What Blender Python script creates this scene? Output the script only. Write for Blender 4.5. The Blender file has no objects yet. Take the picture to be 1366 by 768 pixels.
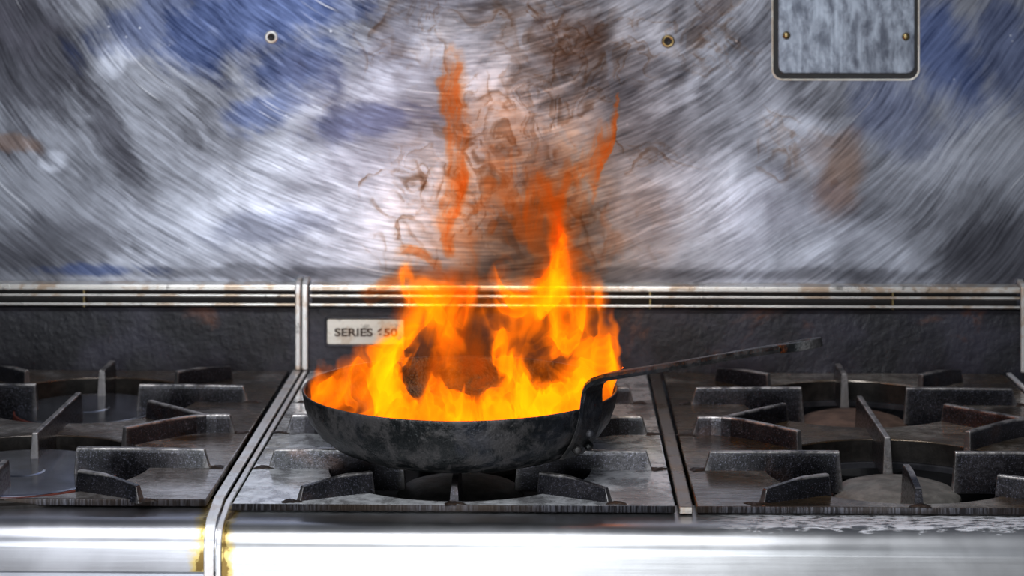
import bpy, bmesh, math, random
import numpy as np
from mathutils import Vector
PI = math.pi
C = bpy.context.scene.collection
SC = bpy.context.scene

# ------------------------------------------------------------ helpers
def tag(o, label=None, cat=None, group=None, kind=None):
    if label: o['label'] = label
    if cat: o['category'] = cat
    if group: o['group'] = group
    if kind: o['kind'] = kind
    return o

def link(name, me, mat=None, parent=None, smooth=False):
    o = bpy.data.objects.new(name, me)
    C.objects.link(o)
    if mat is not None:
        me.materials.append(mat)
    if parent is not None:
        o.parent = parent
    if smooth:
        me.polygons.foreach_set('use_smooth', [True] * len(me.polygons))
    return o

def empty(name, loc=(0, 0, 0)):
    o = bpy.data.objects.new(name, None)
    o.empty_display_size = 0.05
    C.objects.link(o)
    o.location = loc
    return o

def bm_obj(name, bm, mat, parent=None, smooth=False, bevel=0, seg=2):
    me = bpy.data.meshes.new(name)
    bmesh.ops.recalc_face_normals(bm, faces=bm.faces)
    bm.to_mesh(me); bm.free()
    o = link(name, me, mat, parent, smooth)
    if bevel:
        m = o.modifiers.new('bevel', 'BEVEL'); m.width = bevel; m.segments = seg
        m.limit_method = 'ANGLE'; m.angle_limit = math.radians(35)
    return o

def add_box(bm, x0, x1, y0, y1, z0, z1):
    vs = [bm.verts.new((x, y, z)) for z in (z0, z1) for y in (y0, y1) for x in (x0, x1)]
    for f in ((0, 1, 3, 2), (4, 6, 7, 5), (0, 4, 5, 1), (2, 3, 7, 6), (0, 2, 6, 4), (1, 5, 7, 3)):
        bm.faces.new([vs[i] for i in f])

def add_lathe(bm, prof, n=64, cx=0, cy=0, closed=False):
    """prof: list of (r, z)"""
    rings = []
    for r, z in prof:
        if r < 1e-6:
            rings.append([bm.verts.new((cx, cy, z))])
        else:
            rings.append([bm.verts.new((cx + r * math.cos(2 * PI * k / n), cy + r * math.sin(2 * PI * k / n), z)) for k in range(n)])
    prs = list(zip(rings[:-1], rings[1:]))
    if closed: prs.append((rings[-1], rings[0]))
    for a, b in prs:
        for k in range(n):
            k2 = (k + 1) % n
            if len(a) == 1 and len(b) == 1: continue
            if len(a) == 1: bm.faces.new((a[0], b[k], b[k2]))
            elif len(b) == 1: bm.faces.new((a[k], a[k2], b[0]))
            else: bm.faces.new((a[k], a[k2], b[k2], b[k]))

def add_profile_x(bm, pts, x0, x1, nx=1):
    """closed polygon in (y,z) extruded along x"""
    cols = []
    for i in range(nx + 1):
        x = x0 + (x1 - x0) * i / nx
        cols.append([bm.verts.new((x, y, z)) for y, z in pts])
    n = len(pts)
    for a, b in zip(cols[:-1], cols[1:]):
        for k in range(n):
            bm.faces.new((a[k], a[(k + 1) % n], b[(k + 1) % n], b[k]))
    bm.faces.new(cols[0]); bm.faces.new(list(reversed(cols[-1])))

def offset_path(path, t):
    """closed ribbon polygon of thickness t under an open (y,z) path (offset to its right side)"""
    out = []
    for i, (y, z) in enumerate(path):
        a = path[max(i - 1, 0)]; b = path[min(i + 1, len(path) - 1)]
        dy, dz = b[0] - a[0], b[1] - a[1]
        L = math.hypot(dy, dz) or 1
        out.append((y + dz / L * t * -1, z + dy / L * t))
    return path + out[::-1]

# ------------------------------------------------------------ node helpers
class NT:
    def __init__(self, name):
        self.m = bpy.data.materials.new(name)
        self.m.use_nodes = True
        self.t = self.m.node_tree
        self.t.nodes.clear()
        self.out = self.t.nodes.new('ShaderNodeOutputMaterial')
    def n(self, typ, **kw):
        nd = self.t.nodes.new(typ)
        for k, v in kw.items(): setattr(nd, k, v)
        return nd
    def l(self, a, b): self.t.links.new(a, b)
    def put(self, sock, v):
        if isinstance(v, bpy.types.NodeSocket): self.l(v, sock)
        else:
            if isinstance(v, (tuple, list)) and len(v) == 3 and sock.type == 'RGBA': v = (*v, 1)
            sock.default_value = v
    def math(self, op, a, b=0.0, c=0.0, clamp=False):
        nd = self.n('ShaderNodeMath', operation=op, use_clamp=clamp)
        self.put(nd.inputs[0], a); self.put(nd.inputs[1], b); self.put(nd.inputs[2], c)
        return nd.outputs[0]
    def coord(self):
        return self.n('ShaderNodeTexCoord').outputs['Object']
    def mapping(self, v, loc=(0, 0, 0), rot=(0, 0, 0), scale=(1, 1, 1)):
        nd = self.n('ShaderNodeMapping')
        self.l(v, nd.inputs[0]); nd.inputs[1].default_value = loc; nd.inputs[2].default_value = rot; nd.inputs[3].default_value = scale
        return nd.outputs[0]
    def noise(self, v, scale=5, detail=4, rough=.55, dist=0, lo=None, hi=None):
        nd = self.n('ShaderNodeTexNoise')
        self.l(v, nd.inputs['Vector'])
        nd.inputs['Scale'].default_value = scale; nd.inputs['Detail'].default_value = detail
        nd.inputs['Roughness'].default_value = rough; nd.inputs['Distortion'].default_value = dist
        o = nd.outputs['Fac']
        if lo is not None: o = self.rng(o, lo, hi)
        return o
    def rng(self, v, lo, hi, a=0.0, b=1.0, smooth=True):
        nd = self.n('ShaderNodeMapRange', interpolation_type='SMOOTHSTEP' if smooth else 'LINEAR')
        self.put(nd.inputs[0], v)
        for i, x in zip((1, 2, 3, 4), (lo, hi, a, b)): nd.inputs[i].default_value = x
        return nd.outputs[0]
    def mix(self, f, a, b, mode='MIX'):
        nd = self.n('ShaderNodeMix', data_type='RGBA', blend_type=mode)
        self.put(nd.inputs[0], f); self.put(nd.inputs[6], a); self.put(nd.inputs[7], b)
        return nd.outputs[2]
    def bump(self, h, strength=.3, dist=.001, nrm=None):
        nd = self.n('ShaderNodeBump')
        nd.inputs['Strength'].default_value = strength; nd.inputs['Distance'].default_value = dist
        self.l(h, nd.inputs['Height'])
        if nrm is not None: self.l(nrm, nd.inputs['Normal'])
        return nd.outputs[0]
    def bsdf(self, color=(.5, .5, .5), rough=.5, metal=0., nrm=None, spec=.5, coat=0., coat_rough=.2, aniso=0., tangent=None):
        p = self.n('ShaderNodeBsdfPrincipled')
        self.put(p.inputs['Base Color'], color); self.put(p.inputs['Roughness'], rough); self.put(p.inputs['Metallic'], metal)
        self.put(p.inputs['Specular IOR Level'], spec); self.put(p.inputs['Coat Weight'], coat); p.inputs['Coat Roughness'].default_value = coat_rough
        if aniso: self.put(p.inputs['Anisotropic'], aniso)
        if tangent is not None: self.l(tangent, p.inputs['Tangent'])
        if nrm is not None: self.l(nrm, p.inputs['Normal'])
        self.l(p.outputs[0], self.out.inputs['Surface'])
        return self.m

# pixel of the photograph -> metres, on a plane at distance d in front of the camera (used for measuring only)
F = 2812.0; HC = 0.48; YC = -1.8
def WX(px, d): return (px - 741) * d / F
def WZ(py, d): return HC - (py + 69) * d / F

# ------------------------------------------------------------ materials
def mat_wall():
    q = NT('brushed_steel_wall')
    P = q.coord()
    D = 2.404
    s = q.n('ShaderNodeSeparateXYZ'); q.l(P, s.inputs[0])
    x, z = s.outputs[0], s.outputs[2]
    wob = q.noise(P, 2.2, 3, .5)
    cx, cz = WX(640, D), WZ(-330, D)
    dx = q.math('SUBTRACT', x, cx); dz = q.math('SUBTRACT', z, cz)
    dx = q.math('ADD', dx, q.math('MULTIPLY', q.math('SUBTRACT', wob, .5), .16))
    r = q.math('SQRT', q.math('ADD', q.math('MULTIPLY', dx, dx), q.math('MULTIPLY', dz, dz)))
    th = q.math('ARCTAN2', dx, q.math('MULTIPLY', dz, -1))
    def polar(fr, ft, off, detail=4, rough=.6):
        cb = q.n('ShaderNodeCombineXYZ')
        q.l(q.math('MULTIPLY', r, fr), cb.inputs[0]); q.l(q.math('MULTIPLY', th, ft), cb.inputs[1]); cb.inputs[2].default_value = off
        return q.noise(cb.outputs[0], 1, detail, rough)
    fine = polar(480, 11, 0, 3, .65)
    mid = polar(230, 9, 3.3, 3, .6)
    wide = polar(30, 6, 7.1, 5, .6)
    mott = q.noise(P, 7, 5, .6, .6)
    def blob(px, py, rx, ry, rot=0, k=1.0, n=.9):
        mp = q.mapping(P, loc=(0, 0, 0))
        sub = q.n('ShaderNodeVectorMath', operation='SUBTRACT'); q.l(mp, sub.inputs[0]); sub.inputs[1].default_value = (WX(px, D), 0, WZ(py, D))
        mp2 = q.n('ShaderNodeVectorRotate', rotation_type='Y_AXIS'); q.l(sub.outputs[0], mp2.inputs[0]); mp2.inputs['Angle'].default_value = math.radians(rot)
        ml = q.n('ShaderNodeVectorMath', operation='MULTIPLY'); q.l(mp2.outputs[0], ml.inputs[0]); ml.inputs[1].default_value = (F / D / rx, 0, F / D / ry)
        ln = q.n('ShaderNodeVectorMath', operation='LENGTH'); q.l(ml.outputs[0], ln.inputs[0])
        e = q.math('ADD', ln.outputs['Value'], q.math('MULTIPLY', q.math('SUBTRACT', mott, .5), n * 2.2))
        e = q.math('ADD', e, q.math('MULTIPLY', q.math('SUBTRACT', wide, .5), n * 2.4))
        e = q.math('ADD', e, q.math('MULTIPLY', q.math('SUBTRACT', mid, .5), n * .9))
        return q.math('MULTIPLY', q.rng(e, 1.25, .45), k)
    # bright and dark lighting bands, painted into the steel's base colour
    lit_mask = None
    for a in LIGHT_BANDS:
        b = blob(*a); lit_mask = b if lit_mask is None else q.math('MAXIMUM', lit_mask, b)
    shade_mask = None
    for a in SHADE_BANDS:
        b = blob(*a); shade_mask = b if shade_mask is None else q.math('MAXIMUM', shade_mask, b)
    streak = q.math('ADD', q.math('MULTIPLY', fine, .30), q.math('ADD', q.math('MULTIPLY', mid, .24), q.math('MULTIPLY', wide, .20)))
    streak = q.math('ADD', streak, q.math('MULTIPLY', q.noise(P, 9, 6, .62, .5), .30))
    st = q.rng(streak, .36, .69)
    base = q.mix(st, (.062, .064, .076), (.36, .375, .43))
    base = q.mix(lit_mask, base, q.mix(st, (.24, .255, .30), (.76, .79, .90)))
    base = q.mix(shade_mask, base, q.mix(st, (.020, .020, .026), (.125, .125, .15)))
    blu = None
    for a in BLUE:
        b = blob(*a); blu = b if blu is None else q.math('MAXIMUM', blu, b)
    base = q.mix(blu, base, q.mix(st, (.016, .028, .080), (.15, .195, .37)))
    brn = None
    for a in BROWN:
        b = blob(*a); brn = b if brn is None else q.math('MAXIMUM', brn, b)
    base = q.mix(brn, base, q.mix(st, (.07, .045, .035), (.33, .21, .15)))
    # broad faint purple/brown film
    film = q.noise(P, 3.1, 4, .6, .3, .52, .68)
    base = q.mix(q.math('MULTIPLY', film, .35), base, (.17, .15, .20))
    # single bright scratches and pin-head specks
    sc1 = polar(520, 3.0, 11, 1, .5)
    scr = q.math('MULTIPLY', q.rng(sc1, .70, .76), q.noise(P, 9, 2, .5, 0, .5, .62))
    base = q.mix(q.math('MULTIPLY', scr, .8), base, (.95, .95, 1))
    wv = q.n('ShaderNodeTexVoronoi'); q.l(P, wv.inputs['Vector']); wv.inputs['Scale'].default_value = 60
    spk = q.math('MULTIPLY', q.rng(wv.outputs['Distance'], .10, .03), q.noise(P, 14, 2, .5, 0, .6, .66))
    base = q.mix(q.math('MULTIPLY', spk, .7), base, (.9, .92, 1))
    rough = q.math('SUBTRACT', .56, q.math('MULTIPLY', st, .16))
    h = q.math('ADD', q.math('MULTIPLY', fine, .6), q.math('MULTIPLY', mid, .8))
    nr = q.bump(h, .16, .0004)
    nr = q.bump(q.noise(P, 5, 2, .5), .5, .006, nr)
    return q.bsdf(base, rough, 1.0, nr)

LIGHT_BANDS = [(330, 300, 300, 90, 14), (520, 310, 170, 60, 4), (950, 300, 170, 95, -28), (1060, 180, 90, 45, -30, .7),  # pale bands: reflected light put into the wall colour
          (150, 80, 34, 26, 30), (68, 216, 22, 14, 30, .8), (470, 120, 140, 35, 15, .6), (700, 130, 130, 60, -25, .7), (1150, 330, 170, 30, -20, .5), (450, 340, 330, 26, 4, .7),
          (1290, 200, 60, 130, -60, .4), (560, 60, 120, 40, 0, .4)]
SHADE_BANDS = [(20, 60, 100, 130, 0, .9), (150, 190, 26, 110, 30, .85), (60, 330, 150, 45, 5, .75), (820, 90, 150, 85, 0, .7), (560, 130, 60, 50, 0, .5), (700, 320, 90, 60, 0, .7),  # dark bands: shade put into the wall colour
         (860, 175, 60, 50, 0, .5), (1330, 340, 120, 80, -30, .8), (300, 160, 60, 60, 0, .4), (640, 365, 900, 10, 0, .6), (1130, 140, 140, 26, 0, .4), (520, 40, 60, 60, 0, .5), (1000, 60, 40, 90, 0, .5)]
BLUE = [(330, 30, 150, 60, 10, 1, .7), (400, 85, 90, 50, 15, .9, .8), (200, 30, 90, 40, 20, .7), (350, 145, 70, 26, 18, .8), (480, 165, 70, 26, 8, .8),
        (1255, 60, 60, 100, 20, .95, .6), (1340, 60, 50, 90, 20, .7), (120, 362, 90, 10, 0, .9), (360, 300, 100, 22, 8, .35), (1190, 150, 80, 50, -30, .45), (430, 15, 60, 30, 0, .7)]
BROWN = [(1120, 230, 34, 60, -10, .8, .6), (1100, 200, 40, 30, 0, .5), (10, 190, 40, 12, -10, .6), (870, 300, 60, 50, -30, .35), (760, 60, 60, 50, 0, .35)]

def mat_iron(name, dark, brown, lo, hi, gloss=.38, bright=(.10, .10, .11), metal=.75):
    q = NT(name); P = q.coord()
    n1 = q.noise(P, 14, 6, .62, .4, .38, .66)
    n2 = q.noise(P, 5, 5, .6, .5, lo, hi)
    n3 = q.noise(P, 90, 3, .6, 0, .35, .7)
    col = q.mix(n1, dark, brown)
    pit = q.noise(P, 38, 6, .7, .4, .40, .56)
    col = q.mix(q.math('MULTIPLY', n2, q.math('ADD', .35, q.math('MULTIPLY', pit, .6))), col, bright)  # pale patches: plate glare put into the base colour
    col = q.mix(q.math('MULTIPLY', n3, .30), col, dark)
    st = q.mapping(P, scale=(14, 60, 30))
    n4 = q.noise(st, 2.2, 5, .65, .3, .42, .62)
    r = q.math('ADD', gloss, q.math('MULTIPLY', n4, .22))
    r = q.math('SUBTRACT', r, q.math('MULTIPLY', n2, .1))
    h = q.math('ADD', q.noise(P, 160, 3, .6), q.math('MULTIPLY', q.noise(P, 35, 4, .6), 1.2))
    return q.bsdf(col, r, metal, q.bump(h, .22, .0006), spec=.6, coat=.5, coat_rough=.12)

def mat_finger():
    q = NT('cast_iron_finger'); P = q.coord()
    g = q.n('ShaderNodeNewGeometry')
    n1 = q.noise(P, 22, 5, .6, .3, .4, .65)
    col = q.mix(n1, (.010, .010, .013), (.034, .031, .036))
    rust = q.noise(P, 11, 4, .6, .2, .58, .72)
    col = q.mix(q.math('MULTIPLY', rust, .6), col, (.075, .032, .018))
    # rubbed edges and top: bare iron, paled to paint in their highlights
    edge = q.rng(g.outputs['Pointiness'], .53, .60)
    sx = q.n('ShaderNodeSeparateXYZ'); q.l(P, sx.inputs[0])
    top = q.math('MULTIPLY', q.rng(sx.outputs[2], .0155, .0176), q.noise(P, 60, 3, .6, 0, .3, .6))
    w = q.math('MAXIMUM', edge, top)
    col = q.mix(q.math('MULTIPLY', w, .85), col, (.52, .49, .47))
    h = q.math('ADD', q.noise(P, 260, 3, .6), q.math('MULTIPLY', q.noise(P, 60, 4, .6), 1.5))
    spk = q.noise(P, 420, 2, .5, 0, .45, .7)
    r = q.math('ADD', .30, q.math('MULTIPLY', spk, .28))
    glit = q.noise(P, 900, 1, .5, 0, .60, .68)
    col = q.mix(q.math('MULTIPLY', glit, .35), col, (.22, .22, .30))
    return q.bsdf(col, r, .75, q.bump(h, .38, .0006), spec=.8, coat=.35, coat_rough=.2)

def mat_steel(name, col=(.62, .62, .64), rough=.28, stain=0., axis=0, scratch=1.0, white=False, yellow=None, metal=1.0, patch=False):
    q = NT(name); P = q.coord()
    sc = [260, 260, 260]; sc[axis] = 5
    br = q.noise(q.mapping(P, scale=tuple(sc)), 1, 4, .6)
    mott = q.noise(P, 9, 5, .6, .4)
    c = q.mix(q.rng(mott, .4, .7), tuple(v * .8 for v in col), col)
    c = q.mix(q.math('MULTIPLY', q.rng(br, .45, .7), .3), c, tuple(v * .6 for v in col))
    if stain:
        sn = q.noise(P, 30, 5, .65, .5, .50, .62)
        c = q.mix(q.math('MULTIPLY', sn, stain), c, (.42, .24, .09))
        sn2 = q.noise(P, 48, 4, .65, .5, .60, .66)
        c = q.mix(q.math('MULTIPLY', sn2, stain), c, (.05, .035, .025))
    if patch:
        pn = q.noise(q.mapping(P, scale=(60, 60, 26)), 1, 7, .7, .3, .34, .66)
        c = q.mix(pn, (.10, .11, .14), tuple(min(1, v * 1.5) for v in col))
    r = q.math('ADD', rough, q.math('MULTIPLY', q.math('SUBTRACT', mott, .5), .25))
    if yellow:
        sx = q.n('ShaderNodeSeparateXYZ'); q.l(P, sx.inputs[0])
        for (x0, wd) in yellow:
            dd = q.math('ABSOLUTE', q.math('SUBTRACT', sx.outputs[0], x0))
            dd = q.math('ADD', dd, q.math('MULTIPLY', q.math('SUBTRACT', q.noise(P, 60, 4, .6), .5), wd * 2.2))
            c = q.mix(q.math('MULTIPLY', q.rng(dd, wd, wd * .2), .85), c, (.66, .47, .10))
            c = q.mix(q.math('MULTIPLY', q.rng(dd, wd * .22, 0), .8), c, (.12, .06, .015))
    if white:
        sx = q.n('ShaderNodeSeparateXYZ'); q.l(P, sx.inputs[0])
        # dried limescale crust lying just in front of the right-hand plate
        wn = q.noise(q.mapping(P, scale=(70, 260, 260)), 1, 5, .7, .5)
        m = q.math('MULTIPLY', q.rng(sx.outputs[0], .10, .22), q.rng(q.math('ADD', sx.outputs[1], q.math('MULTIPLY', q.math('SUBTRACT', wn, .5), .03)), -.019, -.013))
        m = q.math('MULTIPLY', m, q.rng(wn, .40, .56))
        c = q.mix(m, c, (.62, .62, .66)); r = q.math('ADD', r, q.math('MULTIPLY', m, .35)); metal = q.math('SUBTRACT', 1.0, m)
    nr = q.bump(br, .12 * scratch, .0006)
    return q.bsdf(c, r, metal, nr)

def mat_guard():
    q = NT('black_enamel_crust'); P = q.coord()
    n1 = q.noise(P, 12, 5, .6, .4, .40, .68)
    c = q.mix(n1, (.007, .007, .011), (.028, .027, .042))
    rs = q.noise(P, 9, 6, .66, .6, .565, .70)
    c = q.mix(q.math('MULTIPLY', rs, .75), c, (.16, .055, .02))
    h = q.math('ADD', q.noise(P, 120, 4, .6), q.math('MULTIPLY', q.noise(P, 26, 4, .6), 2.0))
    return q.bsdf(c, q.math('ADD', .30, q.math('MULTIPLY', q.noise(P, 40, 4, .6), .3)), .25, q.bump(h, .6, .0014), spec=.7)

def mat_pan(name='seasoned_carbon_steel', base=.018):
    q = NT(name); P = q.coord()
    n1 = q.noise(P, 42, 8, .72, .4, .44, .60)
    c = q.mix(n1, (base * .25, base * .35, base * .4), (base * 3.0, base * 2.8, base * 2.8))
    g = q.n('ShaderNodeNewGeometry')
    c = q.mix(q.math('MULTIPLY', q.rng(g.outputs['Pointiness'], .54, .64), .5), c, (.20, .18, .16))
    n2 = q.noise(P, 10, 4, .6, .3, .52, .7)
    c = q.mix(q.math('MULTIPLY', n2, .5), c, (.035, .04, .06))
    n3 = q.noise(P, 150, 3, .6, 0, .62, .72)
    c = q.mix(q.math('MULTIPLY', n3, .4), c, (.10, .09, .08))
    h = q.math('ADD', q.noise(P, 170, 4, .65), q.math('MULTIPLY', q.noise(P, 45, 5, .65, .4), 1.6))
    r = q.math('ADD', .34, q.math('MULTIPLY', n1, .2))
    return q.bsdf(c, r, .5, q.bump(h, .7, .0018), spec=.6)

def mat_plain(name, col, rough=.5, metal=0., bump=.2, scale=60, var=.4, spec=.5):
    q = NT(name); P = q.coord()
    n = q.noise(P, scale, 4, .6, .2, .35, .7)
    c = q.mix(n, tuple(v * (1 - var) for v in col), tuple(min(1, v * (1 + var * .5)) for v in col))
    return q.bsdf(c, rough, metal, q.bump(q.noise(P, scale * 3, 3, .6), bump, .0008), spec=spec)

M = {}
M['wall'] = mat_wall()
M['iron_l'] = mat_iron('cast_iron_left', (.036, .026, .020), (.115, .074, .046), .48, .62, .23, (.44, .41, .40), .6)
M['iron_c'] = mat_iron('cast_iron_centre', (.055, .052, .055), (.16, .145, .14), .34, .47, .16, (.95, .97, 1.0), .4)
M['iron_r'] = mat_iron('cast_iron_right', (.040, .027, .016), (.130, .080, .038), .46, .60, .23, (.52, .46, .40), .6)
M['finger'] = mat_finger()
M['trim'] = mat_steel('polished_trim', (.97, .97, 1.0), .30, .30, axis=1, metal=.4)
M['post'] = mat_steel('stained_post', (.92, .91, .88), .34, .55, axis=2, metal=.55)
M['vent'] = mat_steel('vent_bar', (.92, .90, .85), .30, .6, axis=0, metal=.6)
M['nose_l'] = mat_steel('front_rail_steel_left', (.60, .60, .64), .33, 0, axis=0, yellow=[(-.3005, .012)])
M['nose_r'] = mat_steel('front_rail_steel_right', (.68, .68, .69), .33, 0, axis=0, white=True, yellow=[(-.2795, .009)])
M['guard'] = mat_guard()
M['pan'] = mat_pan('seasoned_carbon_steel', .021)
M['handle'] = mat_pan('black_handle_iron', .012)
M['bare'] = mat_plain('bare_iron', (.30, .26, .22), .35, .9, .3)
M['cap'] = mat_plain('burner_cap_iron', (.20, .185, .165), .55, .3, .6, 70, .35)
M['cap_r'] = mat_plain('rusted_cap_iron', (.14, .085, .06), .6, .3, .6, 70, .4)
M['disc'] = mat_plain('blued_steel_disc', (.34, .36, .42), .16, 1., .12, 14, .5)
M['red'] = mat_plain('red_hot_oxide', (.13, .028, .018), .55, .1, .3, 40, .4)
M['black'] = mat_plain('black_soot', (.012, .012, .013), .6, .1, .4, 40, .4)
M['grease'] = mat_plain('burnt_grease', (.030, .015, .008), .5, .0, .8, 120, .7)
def mat_edge():
    q = NT('ground_plate_edge'); P = q.coord()
    rib = q.noise(q.mapping(P, scale=(420, 8, 30)), 1, 3, .6, 0, .42, .62)
    blot = q.noise(P, 13, 4, .6, .3, .40, .66)
    c = q.mix(rib, (.020, .018, .020), (.12, .12, .14)); c = q.mix(blot, c, (.035, .024, .018))
    return q.bsdf(c, .5, .6, q.bump(rib, .4, .0004))
M['edge'] = mat_edge()
M['divider'] = mat_steel('worn_divider', (.46, .42, .38), .30, .4, axis=1)
M['skirt'] = mat_plain('sooty_skirt_iron', (.022, .019, .017), .5, .5, .5, 60, .5, .4)
M['flange'] = mat_plain('burner_flange', (.30, .30, .34), .35, .9, .4, 30, .5)
M['panel'] = mat_steel('control_panel_steel', (.55, .56, .62), .38, 0, axis=0)
M['access'] = mat_steel('access_plate_steel', (.25, .275, .32), .46, 0, axis=2, scratch=2, patch=True)
M['badge'] = mat_steel('badge_metal', (.95, .92, .82), .40, .40, axis=0, metal=.35)
M['brass'] = mat_plain('brass_screw', (.40, .30, .14), .35, 1., .2)
M['ink'] = mat_plain('badge_ink', (.05, .025, .012), .6, 0, .1)
M['floor'] = mat_plain('floor_tile', (.22, .20, .19), .5, 0, .2, 6, .2)

# ------------------------------------------------------------ the room shell
YW = .604
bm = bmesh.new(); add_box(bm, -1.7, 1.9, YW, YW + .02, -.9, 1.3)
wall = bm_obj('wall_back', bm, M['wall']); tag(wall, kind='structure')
bm = bmesh.new(); add_box(bm, -1.7, 1.9, -3.2, YW, -.95, -.9)
tag(bm_obj('floor', bm, M['floor']), kind='structure')

# recessed access plate: dark gap, raised lip, plate, two screws
DW = YW + 1.8
x0, x1 = WX(1031, DW), WX(1222, DW); z0 = WZ(104, DW); z1 = WZ(-24, DW)
def rrect(x0, x1, z0, z1, r, n=6):
    pts = []
    for cx, cz, a0 in ((x1 - r, z1 - r, 0), (x0 + r, z1 - r, 90), (x0 + r, z0 + r, 180), (x1 - r, z0 + r, 270)):
        for k in range(n + 1):
            a = math.radians(a0 + 90 * k / n); pts.append((cx + r * math.cos(a), cz + r * math.sin(a)))
    return pts
def add_slab_y(bm, pts, y0, y1):
    a = [bm.verts.new((x, y0, z)) for x, z in pts]; b = [bm.verts.new((x, y1, z)) for x, z in pts]
    bm.faces.new(a); bm.faces.new(b[::-1])
    for k in range(len(pts)):
        k2 = (k + 1) % len(pts); bm.faces.new((a[k], b[k], b[k2], a[k2]))
def add_frame_y(bm, po, pi, y0, y1):
    n = len(po)
    A = [[bm.verts.new((x, y, z)) for x, z in p] for p in (po, pi) for y in (y0, y1)]
    o0, o1, i0, i1 = A
    for k in range(n):
        k2 = (k + 1) % n
        bm.faces.new((o0[k], o0[k2], i0[k2], i0[k])); bm.faces.new((o1[k], i1[k], i1[k2], o1[k2]))
        bm.faces.new((o0[k], o1[k], o1[k2], o0[k2])); bm.faces.new((i0[k], i0[k2], i1[k2], i1[k]))
ap = empty('mounted_cover_plate', (0, YW, 0))
def atY(o): o.location = (0, -YW, 0); return o
bm = bmesh.new(); add_slab_y(bm, rrect(x0 - .0005, x1 + .0005, z0, z1, .011), YW - .0012, YW - .0002)
atY(bm_obj('gap_shade_sheet', bm, M['black'], ap))  # black sheet standing in for the shade inside the gap
bm = bmesh.new(); add_slab_y(bm, rrect(x0 + .0052, x1 - .0036, z0 + .0058, z1 - .004, .009), YW - .0032, YW - .0002)
atY(bm_obj('cover_sheet', bm, M['access'], ap, bevel=.0012, seg=3))
bm = bmesh.new(); add_frame_y(bm, rrect(x0 - .0022, x1 + .002, z0 - .0022, z1 + .002, .0125), rrect(x0 - .0006, x1 + .0004, z0 - .0005, z1 + .0003, .0112), YW - .002, YW - .0002)
atY(bm_obj('rim', bm, M['badge'], ap, bevel=.0005))
for sx_ in (1048, 1206):
    bm = bmesh.new()
    cx, cz = WX(sx_, DW), WZ(47 if sx_ < 1100 else 48.5, DW)
    prof = [(0, .0032), (.002, .003), (.0036, .002), (.0046, .0006), (.0047, 0)]
    add_lathe(bm, prof, 24)
    for v in bm.verts:
        x_, y_, z_ = v.co; v.co = (cx + x_, YW - .0032 - z_, cz + y_)
    s_ = bm_obj('screw', bm, M['brass'], ap, smooth=True); s_['label'] = 'brass screw head'; atY(s_)
    s_.data.materials.append(M['black'])
tag(ap, 'rounded rectangular steel cover plate with black gap set in the wall sheet, top right', 'cover plate')

# wall bolts
def wall_screw(px, py, R, ring, head, label):
    cx, cz = WX(px, DW), WZ(py, DW)
    e = empty('wall_bolt', (cx, YW, cz))
    bm = bmesh.new(); add_lathe(bm, [(R * .58, .0006), (R * .8, .0020), (R, .0012), (R * 1.12, 0)], 32)
    for v in bm.verts: v.co = (v.co.x, -v.co.z, v.co.y)
    bm_obj('washer', bm, ring, e, smooth=True)
    bm = bmesh.new(); add_lathe(bm, [(0, .0008), (R * .3, .0012), (R * .5, .0026), (R * .62, .0016), (R * .62, 0)], 32)
    for v in bm.verts: v.co = (v.co.x, -v.co.z, v.co.y)
    bm_obj('bolt_head', bm, head, e, smooth=True)
    tag(e, label, 'bolt')
wall_screw(361, 50, .0068, M['post'], M['black'], 'dark bolt in a pale washer on the blue patch of steel wall')
wall_screw(891, 55, .0068, M['brass'], M['black'], 'brown ringed bolt in the grey wall sheet left of the cover plate')

# ------------------------------------------------------------ range
YB = .593           # face of the back guard
Y0L, Y0 = .030, .017

def plate_curve(x0, x1, y0, y1, holes, z0, z1, bev=.0012):
    cu = bpy.data.curves.new('tmp', 'CURVE'); cu.dimensions = '2D'; cu.fill_mode = 'BOTH'
    def poly(pts):
        s = cu.splines.new('POLY'); s.points.add(len(pts) - 1); s.use_cyclic_u = True
        for p, (x, y) in zip(s.points, pts): p.co = (x, y, 0, 1)
    poly([(x0, y0), (x1, y0), (x1, y1), (x0, y1)])
    for (cx, cy, r) in holes:
        poly([(cx + r * math.cos(2 * PI * k / 96), cy + r * math.sin(2 * PI * k / 96)) for k in range(96)])
    cu.extrude = (z1 - z0) / 2 - bev; cu.bevel_depth = bev; cu.bevel_resolution = 2; cu.offset = -bev
    o = bpy.data.objects.new('tmp', cu); C.objects.link(o)
    dg = bpy.context.evaluated_depsgraph_get()
    me = bpy.data.meshes.new_from_object(o.evaluated_get(dg))
    bpy.data.objects.remove(o); bpy.data.curves.remove(cu)
    bm = bmesh.new(); bm.from_mesh(me); bpy.data.meshes.remove(me)
    bmesh.ops.translate(bm, verts=bm.verts, vec=(0, 0, (z0 + z1) / 2))
    return bm

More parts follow.
